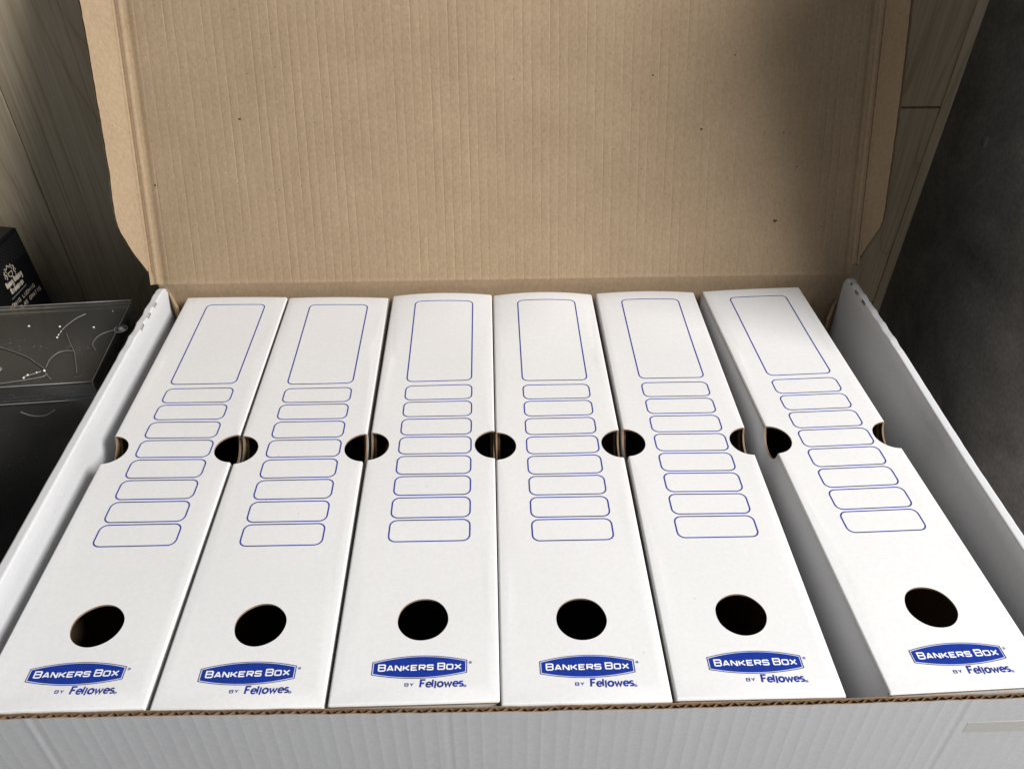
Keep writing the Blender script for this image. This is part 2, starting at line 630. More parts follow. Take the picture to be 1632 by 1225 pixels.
def front_relief(x):
    t = (x + 20) / PITCH_F
    k = int(t)
    f = t - k
    d = min(f, 1 - f) * PITCH_F
    r = amp[k] * (0.035 * math.exp(-(d / 0.6) ** 2) + 0.032 * (0.5 + 0.5 * math.cos(2 * math.pi * f)))
    for cx, w, a in ((29.0, 1.8, 0.11), (217.0, 1.8, 0.05), (219.8, 1.5, -0.07), (31.6, 1.6, -0.10), (462.0, 2.2, 0.10), (459.0, 1.8, -0.08)):
        r += a * math.exp(-((x - cx) / w) ** 2)
    if x > 462:
        r *= 0.45
    return r


def rim_top(x):
    t = (x + 20) / PITCH_F
    k = int(t)
    f = t - k
    return 3.0 + tops[k] * (1 - f) + tops[k + 1] * f


xs = []
x = -19.5
while x < 534:
    xs.append(x)
    x += PITCH_F / 12
zs = [None, 1.0, -2, -8, -20, -45, -100, -180, -271.5]


def curtain(offset_y, relief, thick, m_out, m_in, m_edge, base=None):
    """a paper sheet hanging along the front wall; offset towards the viewer"""
    mb = MB()
    nx, nz = len(xs), len(zs)
    outer, inner = [], []
    for z in zs:
        for q in xs:
            yy = lerp_tab(FRONT, q) - offset_y - (relief(q) if relief else 0)
            zz = rim_top(q) if z is None else z
            outer.append((q, yy - thick, zz))
            inner.append((q, yy, zz))
    fo, fi = [], []
    for j in range(nz - 1):
        for i in range(nx - 1):
            a, b, c, d = j * nx + i, j * nx + i + 1, (j + 1) * nx + i + 1, (j + 1) * nx + i
            fo.append((d, c, b, a))
            fi.append((a, b, c, d))
    mb.add(outer, fo, m_out, True)
    mb.add(inner, fi, m_in, True)
    mb.add(outer[:nx] + inner[:nx], [(i, i + 1, nx + i + 1, nx + i) for i in range(nx - 1)], m_edge)
    return mb


fwall = bpart(curtain(2.55, front_relief, 0.38, 0, 1, 1), "front_wall", [FRONT_SHADED, KRAFT_EDGE])
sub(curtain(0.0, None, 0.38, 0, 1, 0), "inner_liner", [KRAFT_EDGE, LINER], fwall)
# corrugated medium between the two liners
med = MB()
mx = []
x = -19.5
while x < 534:
    mx.append(x)
    x += PITCH_F / 16
mrow = []
for q in mx:
    t = (q + 20) / PITCH_F
    k = int(t)
    w = math.sin(2 * math.pi * t)
    w = max(-1, min(1, w * 1.15)) * (0.72 + 0.28 * amp[k] / 1.25)
    mrow.append((q, lerp_tab(FRONT, q) - 1.46 - 0.95 * w, rim_top(q) - 0.25 - 0.5 * abs(tops[k])))
n = len(mrow)
vs = []
for dy in (-0.13, 0.13):
    vs += [(a, b + dy, c) for a, b, c in mrow] + [(a, b + dy, -60) for a, b, c in mrow]
fs = [(i, i + 1, n + i + 1, n + i) for i in range(n - 1)] + [(2 * n + i + 1, 2 * n + i, 3 * n + i, 3 * n + i + 1) for i in range(n - 1)]
fs += [(i, 2 * n + i, 2 * n + i + 1, i + 1) for i in range(n - 1)]
med.add(vs, fs, 0, False)
sub(med, "fluting", MEDIUM, fwall)
# tuck tab pressed on the right of the front wall
tab = MB()
yt = lerp_tab(FRONT, 480) - 2.93
tv = []
for x_, z_ in ((465.5, -24.6), (560, -24.2), (560, -15.2), (465.5, -16.2)):
    tv.append((x_, z_))
sheet(tab, tv, [], [], 0.5, lambda a, b, d: (a, yt - 0.12 + d, b), (0, 0, 0), False)
sub(tab, "tuck_tab", [TAPE, KRAFT_EDGE], fwall)

# back wall with hinge crease
bk = MB()
bk.box((-24, 358, -271.5), (541, 361.2, 8.0))
bpart(bk, "back_wall", [KRAFT])
bs = MB()
bs.box((-20, -22, -272), (540, 361, -269.2))
bpart(bs, "base_panel", [KRAFT])


def side_wall(side):
    """double-folded side wall: rounded ridge along the top, slits in the inner fold near the back"""
    if side < 0:
        xin = [(-20, -9.6), (60, -10.6), (150, -12.8), (250, -14.2), (345, -15.0)]
        slits = [(288, 295), (304, 311), (319, 326)]
        yend = 351.0
    else:
        xin = [(-20, 523.2), (60, 523.8), (126, 525.2), (241, 529.6), (345, 531.2)]
        slits = [(306, 313), (321, 328), (335, 339)]
        yend = 350.0
    ztop = 12.0
    st = [-20 + i * 6.0 for i in range(46)] + [255 + i * 2.0 for i in range(int((yend - 255) / 2))] + [yend]
    for a, b in slits:
        st += [a - 0.15, a, b, b + 0.15]
    st = sorted(set(round(q, 3) for q in st))
    mb = MB()
    rows = []
    rr = random.Random(11 + side)
    for y in st:
        xi = lerp_tab(xin, y)
        zt = ztop + 0.25 * math.sin(y / 37.0) + (0.0 if y < 250 else 0.35 * math.sin(y / 3.1))
        # rounded far end
        e = max(0.0, y - (yend - 6))
        zt -= 6 - math.sqrt(max(0.0, 36 - e * e)) if e > 0 else 0
        wob = rr.uniform(-0.35, 0.35) if y > 275 else rr.uniform(-0.1, 0.1)
        cut = any(a <= y <= b for a, b in slits)
        prof = [(-0.0, -271), (0.0, zt - 1.6)]                   # inner face going up (distance outward from xin, z)
        if cut:
            prof += [(1.0, zt - 3.0), (1.5, zt - 2.0), (1.15, zt)]
        else:
            prof += [(0.10, zt - 0.75), (0.55, zt - 0.2), (1.3, zt)]
        prof += [(4.9 + wob, zt - 0.05), (5.7 + wob, zt - 0.45), (6.1 + wob * 0.6, zt - 1.4), (6.2, -271)]
        rows.append([(xi + side * a, y, b) for a, b in prof])
    m = len(rows[0])
    vs = [q for r in rows for q in r]
    fs = []
    for i in range(len(rows) - 1):
        for j in range(m - 1):
            a, b, c, d = i * m + j, i * m + j + 1, (i + 1) * m + j + 1, (i + 1) * m + j
            fs.append((a, b, c, d) if side < 0 else (d, c, b, a))
    kf = len(mb.f)
    mb.add(vs, fs, 0, False)
    for i in range(len(st) - 1):
        if any(a - 0.2 <= st[i] and st[i + 1] <= b + 0.2 for a, b in slits):
            for j in (1, 2, 3):
                mb.m[kf + i * (m - 1) + j] = 1
    last = (len(rows) - 1) * m
    mb.add(vs[last:], [tuple(range(m)) if side < 0 else tuple(range(m))[::-1]], 0)
    mb.add(vs[:m], [tuple(range(m))[::-1] if side < 0 else tuple(range(m))], 0)
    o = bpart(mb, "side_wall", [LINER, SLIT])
    # kraft corner flap folded in from the back wall
    fl = MB()
    x0 = lerp_tab(xin, 335) + side * 3.0
    if side < 0:
        sheet(fl, [(343, -270), (357.6, -270), (357.6, 6.0), (350, 4.5), (343, -3)], [], [], 2.4,
              lambda a, b, d: (-6.5 - (a - 343) * 0.75 - d, a, b), (0, 0, 0), False)
    else:
        sheet(fl, [(344, -270), (357.6, -270), (357.6, -14.0), (350, -16), (344, -26)], [], [], 2.4,
              lambda a, b, d: (522.5 + (a - 344) * 0.75 + d, a, b), (0, 0, 0), False)
    sub(fl, "corner_flap", [KRAFT], o)
    return o


side_wall(-1)
side_wall(1)

# lid: leans back 20 degrees from the hinge crease
LT = math.radians(20)
LW = Vector((0, math.sin(LT), math.cos(LT)))
LN = Vector((0, -math.cos(LT), math.sin(LT)))
LO = Vector((0, 358, 7.8))


def lid_pt(u, w, n_):
    q = LO + LW * w + LN * n_
    return (u, q.y, q.z)


LID_W = 334
NICKS = [(472.8, 44.8, 1.5), (409.3, 115.9, 1.0), (474.1, 112.4, 0.7), (432.1, 169.4, 0.6), (54.3, 127.0, 0.9), (341.2, 101.6, 0.5), (486.8, 86.6, 0.6)]
us = [-24.0]
amp2 = [rnd.uniform(0.5, 1.3) for _ in range(100)]
offs = [0.0, 0.25, 0.55, 1.0, 1.9, 3.45, 5.0, 5.9, 6.35, 6.65]
k = 0
while True:
    base = -21.5 + k * 6.95
    if base > 536:
        break
    us += [base + o_ for o_ in offs]
    k += 1
us = sorted(q for q in us if -24 <= q < 540) + [540.0]
ws = [0, 0.8, 1.6, 2.6, 4, 6, 9, 14] + [22 + 10.4 * i for i in range(31)]
lid = MB()


def lid_relief(u, w):
    t = (u + 21.5) / 6.95
    k = max(0, int(math.floor(t)))
    f = t - math.floor(t)
    d = min(f, 1 - f) * 6.95
    a = amp2[k] * (0.65 + 0.35 * math.sin(w / 31.0 + k * 1.7)) * (0.75 + 0.25 * math.sin(w / 9.0 + k * 2.9))
    r = -0.20 * a * math.exp(-(d / 0.45) ** 2) - 0.08 * a * math.cos(2 * math.pi * f)
    r += -0.9 * math.exp(-((u + 19.8) / 2.2) ** 2) - 0.9 * math.exp(-((u - 535.8) / 2.2) ** 2)
    r += 0.55 * math.exp(-((w - 1.2) / 1.0) ** 2) - 0.10 * math.exp(-((w - 3.8) / 1.3) ** 2)      # hinge crease bead
    r += 0.5 * math.sin(u / 83.0) * math.sin(w / 120.0)
    return r


nu = len(us)
vs = [lid_pt(u, w, lid_relief(u, w)) for w in ws for u in us]
fs = [(j * nu + i, j * nu + i + 1, (j + 1) * nu + i + 1, (j + 1) * nu + i) for j in range(len(ws) - 1) for i in range(nu - 1)]
lid.add(vs, fs, 0, True)
bq = [lid_pt(-24, -1.5, -3.2), lid_pt(540, -1.5, -3.2), lid_pt(540, LID_W, -3.2), lid_pt(-24, LID_W, -3.2)]
lid.add(bq, [(3, 2, 1, 0)], 1)
lid.add([lid_pt(-24, LID_W, 0), lid_pt(540, LID_W, 0), lid_pt(540, LID_W, -3.2), lid_pt(-24, LID_W, -3.2)], [(0, 1, 2, 3)], 2)
for u in (-24, 540):
    lid.add([lid_pt(u, 0, 0), lid_pt(u, LID_W, 0), lid_pt(u, LID_W, -3.2), lid_pt(u, 0, -3.2)], [(0, 1, 2, 3)], 2)
lid_o = bpart(lid, "lid", [KRAFT, LINER, KRAFT_EDGE])


def side_flap(side, x0, prof, ang):
    ca, sa = math.cos(math.radians(ang)), math.sin(math.radians(ang))

    def fp(a, b, d):
        # a = distance out from the fold, b = up the lid, d = behind the face
        q = LO + LW * b + LN * (a * sa - d * ca)
        return (x0 + side * (a * ca + d * sa), q.y, q.z)
    mb = MB()
    rr = random.Random(5 + side)
    edge = []
    for (w0, a0), (w1, a1) in zip(prof, prof[1:]):
        m = max(1, int(abs(w1 - w0) / 4))
        for i in range(m):
            t = i / m
            edge.append((a0 + (a1 - a0) * t + rr.uniform(-0.22, 0.22), w0 + (w1 - w0) * t))
    edge.append((prof[-1][1], prof[-1][0]))
    w_in = next(b for a, b in edge if a > 6.6)
    edge_in = [q for q in edge if q[0] > 6.2]
    outline = [(6.0, LID_W)] + [(6.0, w_in - 0.6)] + edge_in
    sheet(mb, outline, [], [], 0.5, lambda a, b, d: fp(a, b, d - 0.5 + 0.6), (0, 0, 1), False)
    back_o = [(2.2, LID_W), (2.2, prof[0][0] + 1.5)] + edge
    sheet(mb, back_o, [], [], 0.5, lambda a, b, d: fp(a + 0.15, b, d + 2.5), (0, 2, 1), False)
    core = [(2.2, LID_W)] + [(2.2, prof[0][0] + 2.5)] + [(max(2.3, a - 3.0), b) for a, b in edge]
    sheet(mb, core, [], [], 1.7, lambda a, b, d: fp(a, b, d + 0.7), (3, 3, 3), False)
    # corrugated medium showing along the cut corner
    zz = []
    acc = 0.0
    for (a0, b0), (a1, b1) in zip(edge, edge[1:]):
        if b0 > 60 or a0 < 3.0:
            continue
        zz.append((a0 - 0.35, b0))
    for i in range(len(zz) - 1):
        for h in range(2):
            t0, t1 = h / 2, (h + 1) / 2
            p0 = (zz[i][0] + (zz[i + 1][0] - zz[i][0]) * t0, zz[i][1] + (zz[i + 1][1] - zz[i][1]) * t0)
            p1 = (zz[i][0] + (zz[i + 1][0] - zz[i][0]) * t1, zz[i][1] + (zz[i + 1][1] - zz[i][1]) * t1)
            d0, d1 = (0.65, 2.45) if h == 0 else (2.45, 0.65)
            mb.add([fp(p0[0], p0[1], d0), fp(p1[0], p1[1], d1), fp(p1[0] - 2.4, p1[1], d1), fp(p0[0] - 2.4, p0[1], d0)], [(0, 1, 2, 3)], 1)
    # rounded bead along the score line
    rows = []
    for w in [prof[0][0] + 1.0 + i * (LID_W - prof[0][0] - 1.0) / 60 for i in range(61)]:
        row = []
        for a, hgt in ((-2.2, -1.6), (-1.7, 0.2), (-0.8, 1.5), (0.5, 2.1), (1.7, 1.95), (2.5, 1.2), (3.1, -1.3), (3.9, -1.5), (4.5, 0.1), (5.2, 0.45), (5.9, 0.35), (6.5, 0.05)):
            q = LO + LW * w + LN * (max(a, 0) * sa + hgt * ca * 0.9 + (hgt * 0.2 if a < 1 else 0))
            row.append((x0 + side * ((a if a < 0 else a * ca) - hgt * sa * 0.8), q.y, q.z))
        rows.append(row)
    m = len(rows[0])
    vs_ = [q for r in rows for q in r]
    fs_ = [(i * m + j, i * m + j + 1, (i + 1) * m + j + 1, (i + 1) * m + j) for i in range(60) for j in range(m - 1)]
    mb.add(vs_, fs_ if side > 0 else [f[::-1] for f in fs_], 0, True)
    mb.add(rows[0], [tuple(range(m))], 1)
    return sub(mb, "side_flap", [KRAFT, KRAFT_EDGE, LINER, MEDIUM], lid_o)


PROF_L = [(0.5, 0.5), (29, 15.4), (44, 21.8), (49, 23.3), (55, 24.2), (60, 24.4), (90, 23.7), (134, 24.6), (176, 25.3), (209, 26.6), (LID_W, 26.6)]
PROF_R = [(8.0, 0.8), (13, 4.0), (41, 18.3), (46, 19.6), (51, 20.2), (87, 21.0), (134, 21.8), (205, 21.4), (LID_W, 21.4)]
side_flap(-1, -24, [(w, a * 1.08) for w, a in PROF_L], 47)
side_flap(1, 540, [(w, a * 1.20) for w, a in PROF_R], 64)

# small nicks where fibres are torn out of the lid face
for u, w, r in NICKS:
    mb = MB()
    rn = random.Random(int(u))
    ring = [(u + r * rn.uniform(0.6, 1.2) * math.cos(t) * 1.3, w + r * rn.uniform(0.5, 1.1) * math.sin(t)) for t in [2 * math.pi * i / 9 for i in range(9)]]
    mb.add([lid_pt(a, b, lid_relief(a, b) + 0.10) for a, b in ring] + [lid_pt(u, w, lid_relief(u, w) + 0.02)],
           [(i, (i + 1) % 9, 9) for i in range(9)], 0)
    sub(mb, "nick", TORN, lid_o)

# ------------------------------------------------------------------ the six archive boxes
H = 265.0
V0, V1 = -15.2, 350.0
LABEL_U = (19.2, 64.6)
ROWS = [(213.7, 229.3), (195.6, 211.1), (176.9, 192.9), (158.4, 174.5), (139.9, 156.1), (121.9, 137.8), (103.7, 119.7), (85.6, 101.7)]
ROW_DV = -1.2


def bulge_fn(kind):
    b = kind['bulge']
    c = kind.get('centre', 40.0)
    rb = random.Random(int(b * 100) + int(c))
    ph = [rb.uniform(0, 6.28) for _ in range(3)]

    def fn(u, v):
        s = max(0.0, min(1.0, (v - 255) / 95.0))
        s = s * s * (3 - 2 * s)
        q = max(0.0, 1 - ((u - c) / (40.0 + abs(c - 40))) ** 2)
        w = 0.16 * math.sin(u / 17.0 + ph[0]) * math.sin(v / 43.0 + ph[1]) + 0.12 * math.sin(v / 21.0 + u / 30.0 + ph[2])
        return b * s * q + kind.get('lift', 0.0) * s * (u / 80.0) + w
    return fn


def spine_map(kind):
    bf = bulge_fn(kind)
    R = 1.3

    def fm(u, v, d):
        e = min(u, 80 - u)
        z = bf(u, v)
        if e < R:
            z -= R - math.sqrt(max(0.0, R * R - (R - e) ** 2))
        g = V1 - v
        if g < 2.6:
            z -= 2.6 - math.sqrt(max(0.0, 6.76 - (2.6 - g) ** 2))
        g = v - V0
        if g < 1.3:
            z -= 1.3 - math.sqrt(max(0.0, 1.69 - (1.3 - g) ** 2))
        return (u, v, H + z - d)
    return fm




def make_archive_box(x, y, z, yaw, roll, kind, label):
    root = empty("archive_box", (x + H * roll, y, z - H - 40 * roll), -yaw, label=label, cat="archive box", group="white archive boxes in the shipping box")
    root.rotation_euler[1] = -roll
    fm = spine_map(kind)
    bf = bulge_fn(kind)
    # spine: the printed face, with the finger hole and the two thumb notches
    vn, rn = 165.4, 13.2
    rc = 3.2
    left = circle(0, vn, 12.9, rn, 22, math.pi / 2, -math.pi / 2)
    right = circle(80, vn, 12.9, rn, 22, -math.pi / 2, -3 * math.pi / 2)
    out = [(0.0, V0), (80.0, V0)] + right + [(80.0, V1 - rc), (80 - rc * 0.35, V1 - rc * 0.3), (80 - rc, V1), (rc, V1), (rc * 0.35, V1 - rc * 0.3), (0.0, V1 - rc)] + left
    hole = circle(41.7, 31.8, 12.85, n=56, wob=0.10)
    extra = []
    lines = [((u, V0 - 1), (u, V1 + 1)) for u in (0.3, 0.75, 1.35, 79.7, 79.25, 78.65)]
    lines += [((-1, v), (81, v)) for v in (V0 + 0.35, V0 + 0.8, V0 + 1.35, V1 - 2.7, V1 - 1.6, V1 - 0.8, V1 - 0.25)]
    lines += [((10 + 5 * i, 262), (10 + 5 * i, V1 + 1)) for i in range(13)]
    for v in [-5 + 20 * i for i in range(13)] + [250 + 8 * i for i in range(12)]:
        for u in [6] + [10 + 5 * i for i in range(13)] + [74]:
            extra.append((u, v))
    mb = MB()
    sheet(mb, out, [hole], extra, 1.1, fm, (0, 1, 2), True, lines)
    mb.build("spine_panel", [PAPER, INNER, KRAFT_EDGE], root)
    # sides
    for s in (0, 1):
        u0 = 0.0 if s == 0 else 80.0
        d_ = 1 if s == 0 else -1
        nl = [(vn + 13.2 * math.cos(t), H - 0.2 - 11.4 * math.sin(t)) for t in [math.pi * i / 22 for i in range(23)]]
        o1 = [(V0, 0), (V1 - 1.2, 0), (V1 - 1.2, H - 1.4)] + [(vn + 13.2, H - 1.4)] + nl[1:-1] + [(vn - 13.2, H - 1.4), (V0, H - 1.4)]
        mb = MB()
        sheet(mb, o1, [], [], 1.1, lambda a, b, d: (u0 + d_ * d, a, b), (0, 1, 2), False)
        sp_o = mb.build("side_panel", [SIDE_SHADED, INNER, KRAFT_EDGE], root)
        nl2 = [(vn + 15.5 * math.cos(t), H - 2.2 - 15.0 * math.sin(t)) for t in [math.pi * i / 18 for i in range(19)]]
        o2 = [(V0 + 6, 120), (V1 - 8, 120), (V1 - 8, H - 2.2)] + nl2 + [(V0 + 6, H - 2.2)]
        mb = MB()
        sheet(mb, o2, [], [], 1.4, lambda a, b, d: (u0 + d_ * (d + 1.5), a, b), (1, 1, 2), False)
        mb.build("inner_flap", [PAPER, INNER, KRAFT_EDGE], sp_o)
    mb = MB()
    mb.box((1.6, V1 - 1.9, 1.7), (78.4, V1 - 0.3, H - 2.4))
    mb.build("end_panel", [PAPER], root)
    mb = MB()
    mb.box((1.6, V0 + 0.2, 1.7), (78.4, V0 + 1.7, H - 1.7))
    mb.build("end_panel", [PAPER], root)
    mb = MB()
    mb.box((1.6, V0 + 1.8, 0.1), (78.4, V1 - 2.0, 1.6))
    mb.build("bottom_panel", [INNER], root)

    # printed outlines
    def zm(u, v, zz):
        return (u, v, H + bf(u, v) + zz)
    pr = Print(zm, 0.12)
    rj = random.Random(int(x))
    du, dv = rj.uniform(-0.35, 0.35), rj.uniform(-0.35, 0.35)
    pr.band(round_rect(LABEL_U[0] + du, 233.2 + dv, LABEL_U[1] + du, 336.6 + dv, 4.2, 6, 4.0), 0.84, 0, True)
    pr.mb.build("label_outline", LINE_BLUE, root)
    for a, b in ROWS:
        pr = Print(zm, 0.12)
        pr.band(round_rect(LABEL_U[0] + 0.1 + du, a + ROW_DV + dv, LABEL_U[1] + 0.25 + du, b + ROW_DV + dv, 4.2, 6, 5.0), 0.80, 0, True)
        pr.mb.build("label_outline", LINE_BLUE, root)

    # badge
    def flat(u, v, zz):
        return (u + du, v + dv, H + bf(u, v) + zz)

    def badge(u0, u1, vc, hs, top, bot):
        n_ = 22
        up = [(u0 + (u1 - u0) * i / n_, vc + hs + (top - hs) * (1 - (2 * i / n_ - 1) ** 2)) for i in range(n_ + 1)]
        dn = [(u1 - (u1 - u0) * i / n_, vc - hs - (bot - hs) * (1 - (2 * i / n_ - 1) ** 2)) for i in range(n_ + 1)]
        return up + dn
    vc = 3.7
    pr = Print(flat, 0.14)
    pr.band(badge(18.9, 64.3, vc, 3.35, 6.4, 5.9), 0.40, 0, True)
    pr.fill(badge(19.6, 63.6, vc, 2.85, 5.9, 5.4))
    bo = pr.mb.build("badge", BLUE, root)
    pr = Print(flat, 0.20)
    base = vc - 1.75
    T = 0.68

    def word(chars, u, hh, cw, gap, t, first=None):
        for i, ch in enumerate(chars):
            h_ = first[0] if (first and i == 0) else hh
            w_ = first[1] if (first and i == 0) else cw
            pr.strokes(GLYPH[ch], u + t / 2, base + t / 2, w_ - t, h_ - t, t)
            u += w_ + gap
        return u
    word("BANKERS", 21.6, 3.2, 3.35, 0.48, T, (3.95, 3.75))
    word("BOX", 50.1, 3.2, 3.45, 0.48, T, (3.95, 3.8))
    pr.mb.build("lettering", WHITE_INK, bo)
    # second line of print and the two small registered marks
    pr = Print(flat, 0.14)
    u = 35.2
    for ch in "BY":
        pr.strokes(GLYPH[ch], u, -6.3, 1.55, 1.5, 0.36)
        u += 2.45
    u = 42.5
    for ch, adv in (("F", 2.75), ("e", 2.95), ("l", 1.3), ("j", 1.15), ("o", 3.2), ("w", 4.1), ("e", 2.95), ("s", 2.2)):
        w_, ln = LOWER[ch]
        pr.strokes(ln, u, -7.0, 2.55, 2.55, (0.72 if ch in "lj" else 0.88) if ch not in "wes" else 0.78, 0, 0.06)
        u += adv
    for cu, cv, rr in ((63.6, -7.0, 0.62), (66.0, 5.7, 0.62)):
        pr.band([(cu + rr * math.cos(t), cv + rr * math.sin(t)) for t in [2 * math.pi * i / 14 for i in range(14)]], 0.16, 0, True)
        pr.strokes(GLYPH['R'], cu - 0.2, cv - 0.3, 0.4, 0.6, 0.14)
    pr.mb.build("byline", TEXT_BLUE, root)
    return root


BOXES = [
    (0.0, 2.12, -0.15, -0.0024, dict(bulge=0.9, centre=30), "white archive box against the left side wall of the shipping box"),
    (82.18, 0.0, -0.05, -0.0033, dict(bulge=0.9, lift=-1.0), "second white archive box from the left side wall, far edge sloping down right"),
    (163.78, 1.31, -0.5, 0.0011, dict(bulge=2.6), "third white archive box from the left side wall, far edge arched up"),
    (244.15, -1.07, -0.2, 0.0027, dict(bulge=2.8), "fourth white archive box from the left, arched, third from the right side wall"),
    (325.6, -0.97, 0.25, 0.0077, dict(bulge=1.8), "white archive box just left of the wide gap"),
    (425.28, -1.39, 0.75, -0.0297, dict(bulge=1.0, centre=55, lift=1.0), "white archive box standing apart, right of the wide gap, slightly askew"),
]
for (x, y, z, yaw, kind, lab), roll in zip(BOXES, (-0.0062, -0.0037, -0.0014, -0.0016, -0.0013, -0.0015)):
    make_archive_box(x, y, z, yaw, roll, kind, lab)

# ------------------------------------------------------------------ clear plastic case at the left
case = empty("clear_case", (-140, 318, -275), math.radians(-4.4) * -1, label="clear acrylic case with lift-off lid and glitter, left of the shipping box", cat="plastic case")


# case local: root at (-140, 318); right side at about +84, front at -56, back at +59
def shell(mb, x0, x1, y0, y1, z0, z1, t, top=True, bottom=False):
    mb.box((x0, y0, z0), (x1, y0 + t, z1))
    mb.box((x0, y1 - t, z0), (x1, y1, z1))
    mb.box((x0, y0 + t + 0.02, z0), (x0 + t, y1 - t - 0.02, z1))
    mb.box((x1 - t, y0 + t + 0.02, z0), (x1, y1 - t - 0.02, z1))
    if top:
        mb.box((x0, y0, z1 + 0.02), (x1, y1, z1 + t))
    if bottom:
        mb.box((x0, y0, z0 - t), (x1, y1, z0 - 0.02))


CX1, CY0, CY1, CZ = 83.5, -57.0, 58.5, 255.0
mb = MB()
shell(mb, -110, CX1, CY0, CY1, CZ - 16, CZ - 2.0, 2.0)
clid = mb.build("case_lid", [ACRYLIC], case)
mb = MB()
e = 0.35
for a, b in (((-110, CY0, CZ), (CX1, CY0, CZ)), ((CX1, CY0, CZ), (CX1, CY1, CZ)), ((-110, CY1, CZ), (CX1, CY1, CZ)),
             ((CX1, CY0, CZ - 16), (CX1, CY0, CZ)), ((-110, CY0, CZ - 16), (CX1, CY0, CZ - 16)), ((CX1, CY0, CZ - 16), (CX1, CY1, CZ - 16))):
    mb.tube([a, b], e, 6)
mb.build("polished_edge", [EDGE_PLASTIC], clid)
mb = MB()
shell(mb, -108, CX1 - 2.3, CY0 + 2.3, CY1 - 2.3, 2.2, CZ - 2.4, 2.0, top=False, bottom=True)
mb.build("case_body", [ACRYLIC], case)
# dark insert standing inside the case
ins = empty("dark_insert", (-142, 318, -270.5), math.radians(4.4), label="matt black card insert standing inside the clear case", cat="card insert")
mb = MB()
mb.box((-104, -52, 0), (78, 52, 2))
mb.box((-104, 46, 2.05), (78, 48, 225))
mb.box((76, -52, 2.05), (78, 45.9, 222))
mb.box((-104, -50, 2.05), (75.9, -48, 214))
mb.build("card_panel", [BLACK_DIA], ins)


def smooth_curve(pts, n=8):
    out = []
    P = [Vector(q) for q in pts]
    for i in range(len(P) - 1):
        p0, p1, p2, p3 = P[max(i - 1, 0)], P[i], P[i + 1], P[min(i + 2, len(P) - 1)]
        for j in range(n):
            t = j / n
            out.append(0.5 * ((2 * p1) + (p2 - p0) * t + (2 * p0 - 5 * p1 + 4 * p2 - p3) * t * t + (-p0 + 3 * p1 - 3 * p2 + p3) * t ** 3))
    out.append(P[-1])
    return out


def wire(pts, r, label, beads=(), z=-19.3):
    cx = sum(q[0] for q in pts) / len(pts)
    cy = sum(q[1] for q in pts) / len(pts)
    root = empty("decorative_wire", (cx, cy, z), label=label, cat="wire", group="loose wires on the clear case")
    mb = MB()
    mb.tube([(a - cx, b - cy, c) for a, b, c in smooth_curve([(q[0], q[1], (q[2] - z) if len(q) > 2 else 0.0) for q in pts])], r, 6)
    mb.build("strand", WIRE, root)
    for bx, by, br in beads:
        m2 = MB()
        ball(m2, (bx - cx, by - cy, 0.4), br)
        m2.build("bead", SILVER, root)
    return root


def ball(mb, c, r, n=8, m=5, sz=1.0):
    vs = [(c[0], c[1], c[2] + r * sz)]
    for i in range(1, m):
        t = math.pi * i / m
        vs += [(c[0] + r * math.sin(t) * math.cos(2 * math.pi * j / n), c[1] + r * math.sin(t) * math.sin(2 * math.pi * j / n), c[2] + r * sz * math.cos(t)) for j in range(n)]
    vs.append((c[0], c[1], c[2] - r * sz))
    fs = [(0, 1 + j, 1 + (j + 1) % n) for j in range(n)]
    for i in range(m - 2):
        fs += [(1 + i * n + j, 1 + (i + 1) * n + j, 1 + (i + 1) * n + (j + 1) % n, 1 + i * n + (j + 1) % n) for j in range(n)]
    k = len(vs) - 1
    fs += [(k, 1 + (m - 2) * n + (j + 1) % n, 1 + (m - 2) * n + j) for j in range(n)]
    mb.add(vs, fs, 0, True)


wire([(-91.3, 360.9), (-97.0, 352.9), (-100.8, 340.2), (-101.1, 332.4), (-100.2, 324.8)], 0.42,
     "curved pale wire with bright tips near the back of the clear case", [(-100.5, 325.5, 0.75), (-101.0, 329.4, 0.6), (-100.8, 334.0, 0.5)])
wire([(-55.5, 337.5), (-63.9, 332.9), (-68.8, 327.6), (-70.0, 319.3), (-68.2, 313.3), (-64.0, 307.3)], 0.4,
     "hooked wire running from the round glass knob")
wire([(-150, 316), (-140.2, 314.0), (-127.6, 307.8), (-113.6, 300.1), (-102.6, 291.3), (-94.0, 284.1), (-89.6, 277.2), (-83.5, 270.5)], 0.42,
     "long wire sweeping to the front edge of the clear case", [(-92.2, 280.8, 0.95)])
wire([(-93.0, 285.5), (-94.3, 296.7), (-91.7, 304.5), (-87.1, 307.3), (-80.4, 307.1)], 0.38, "wire arch in the middle of the clear case lid")
wire([(-130, 265.0), (-118.3, 266.4), (-107.7, 268.7), (-97.2, 271.4), (-90.6, 273.9), (-88.8, 277.2)], 0.4, "low wire along the front edge of the clear case",
     [])
wire([(-103.8, 271.4), (-104.2, 273.6), (-102.5, 275.6), (-97.9, 278.1), (-94.6, 280.7)], 0.55, "short bright bent wire near the front edge of the clear case",
     [(-103.8, 272.2, 0.8), (-102.3, 275.7, 0.8), (-97.0, 278.8, 0.6)])
wire([(-96.0, 332.3), (-88.0, 318.4), (-80.1, 306.3), (-73.9, 293.3), (-67.2, 277.9)], 0.3, "thin straight wire crossing the clear case lid")
wire([(-108.7, 260.2, -41.3), (-103.5, 260.2, -44.6), (-96.8, 260.2, -45.8), (-89.9, 260.2, -44.4), (-82.9, 260.2, -39.9)], 0.4,
     "sagging wire on the front face of the clear case", z=-43.0)
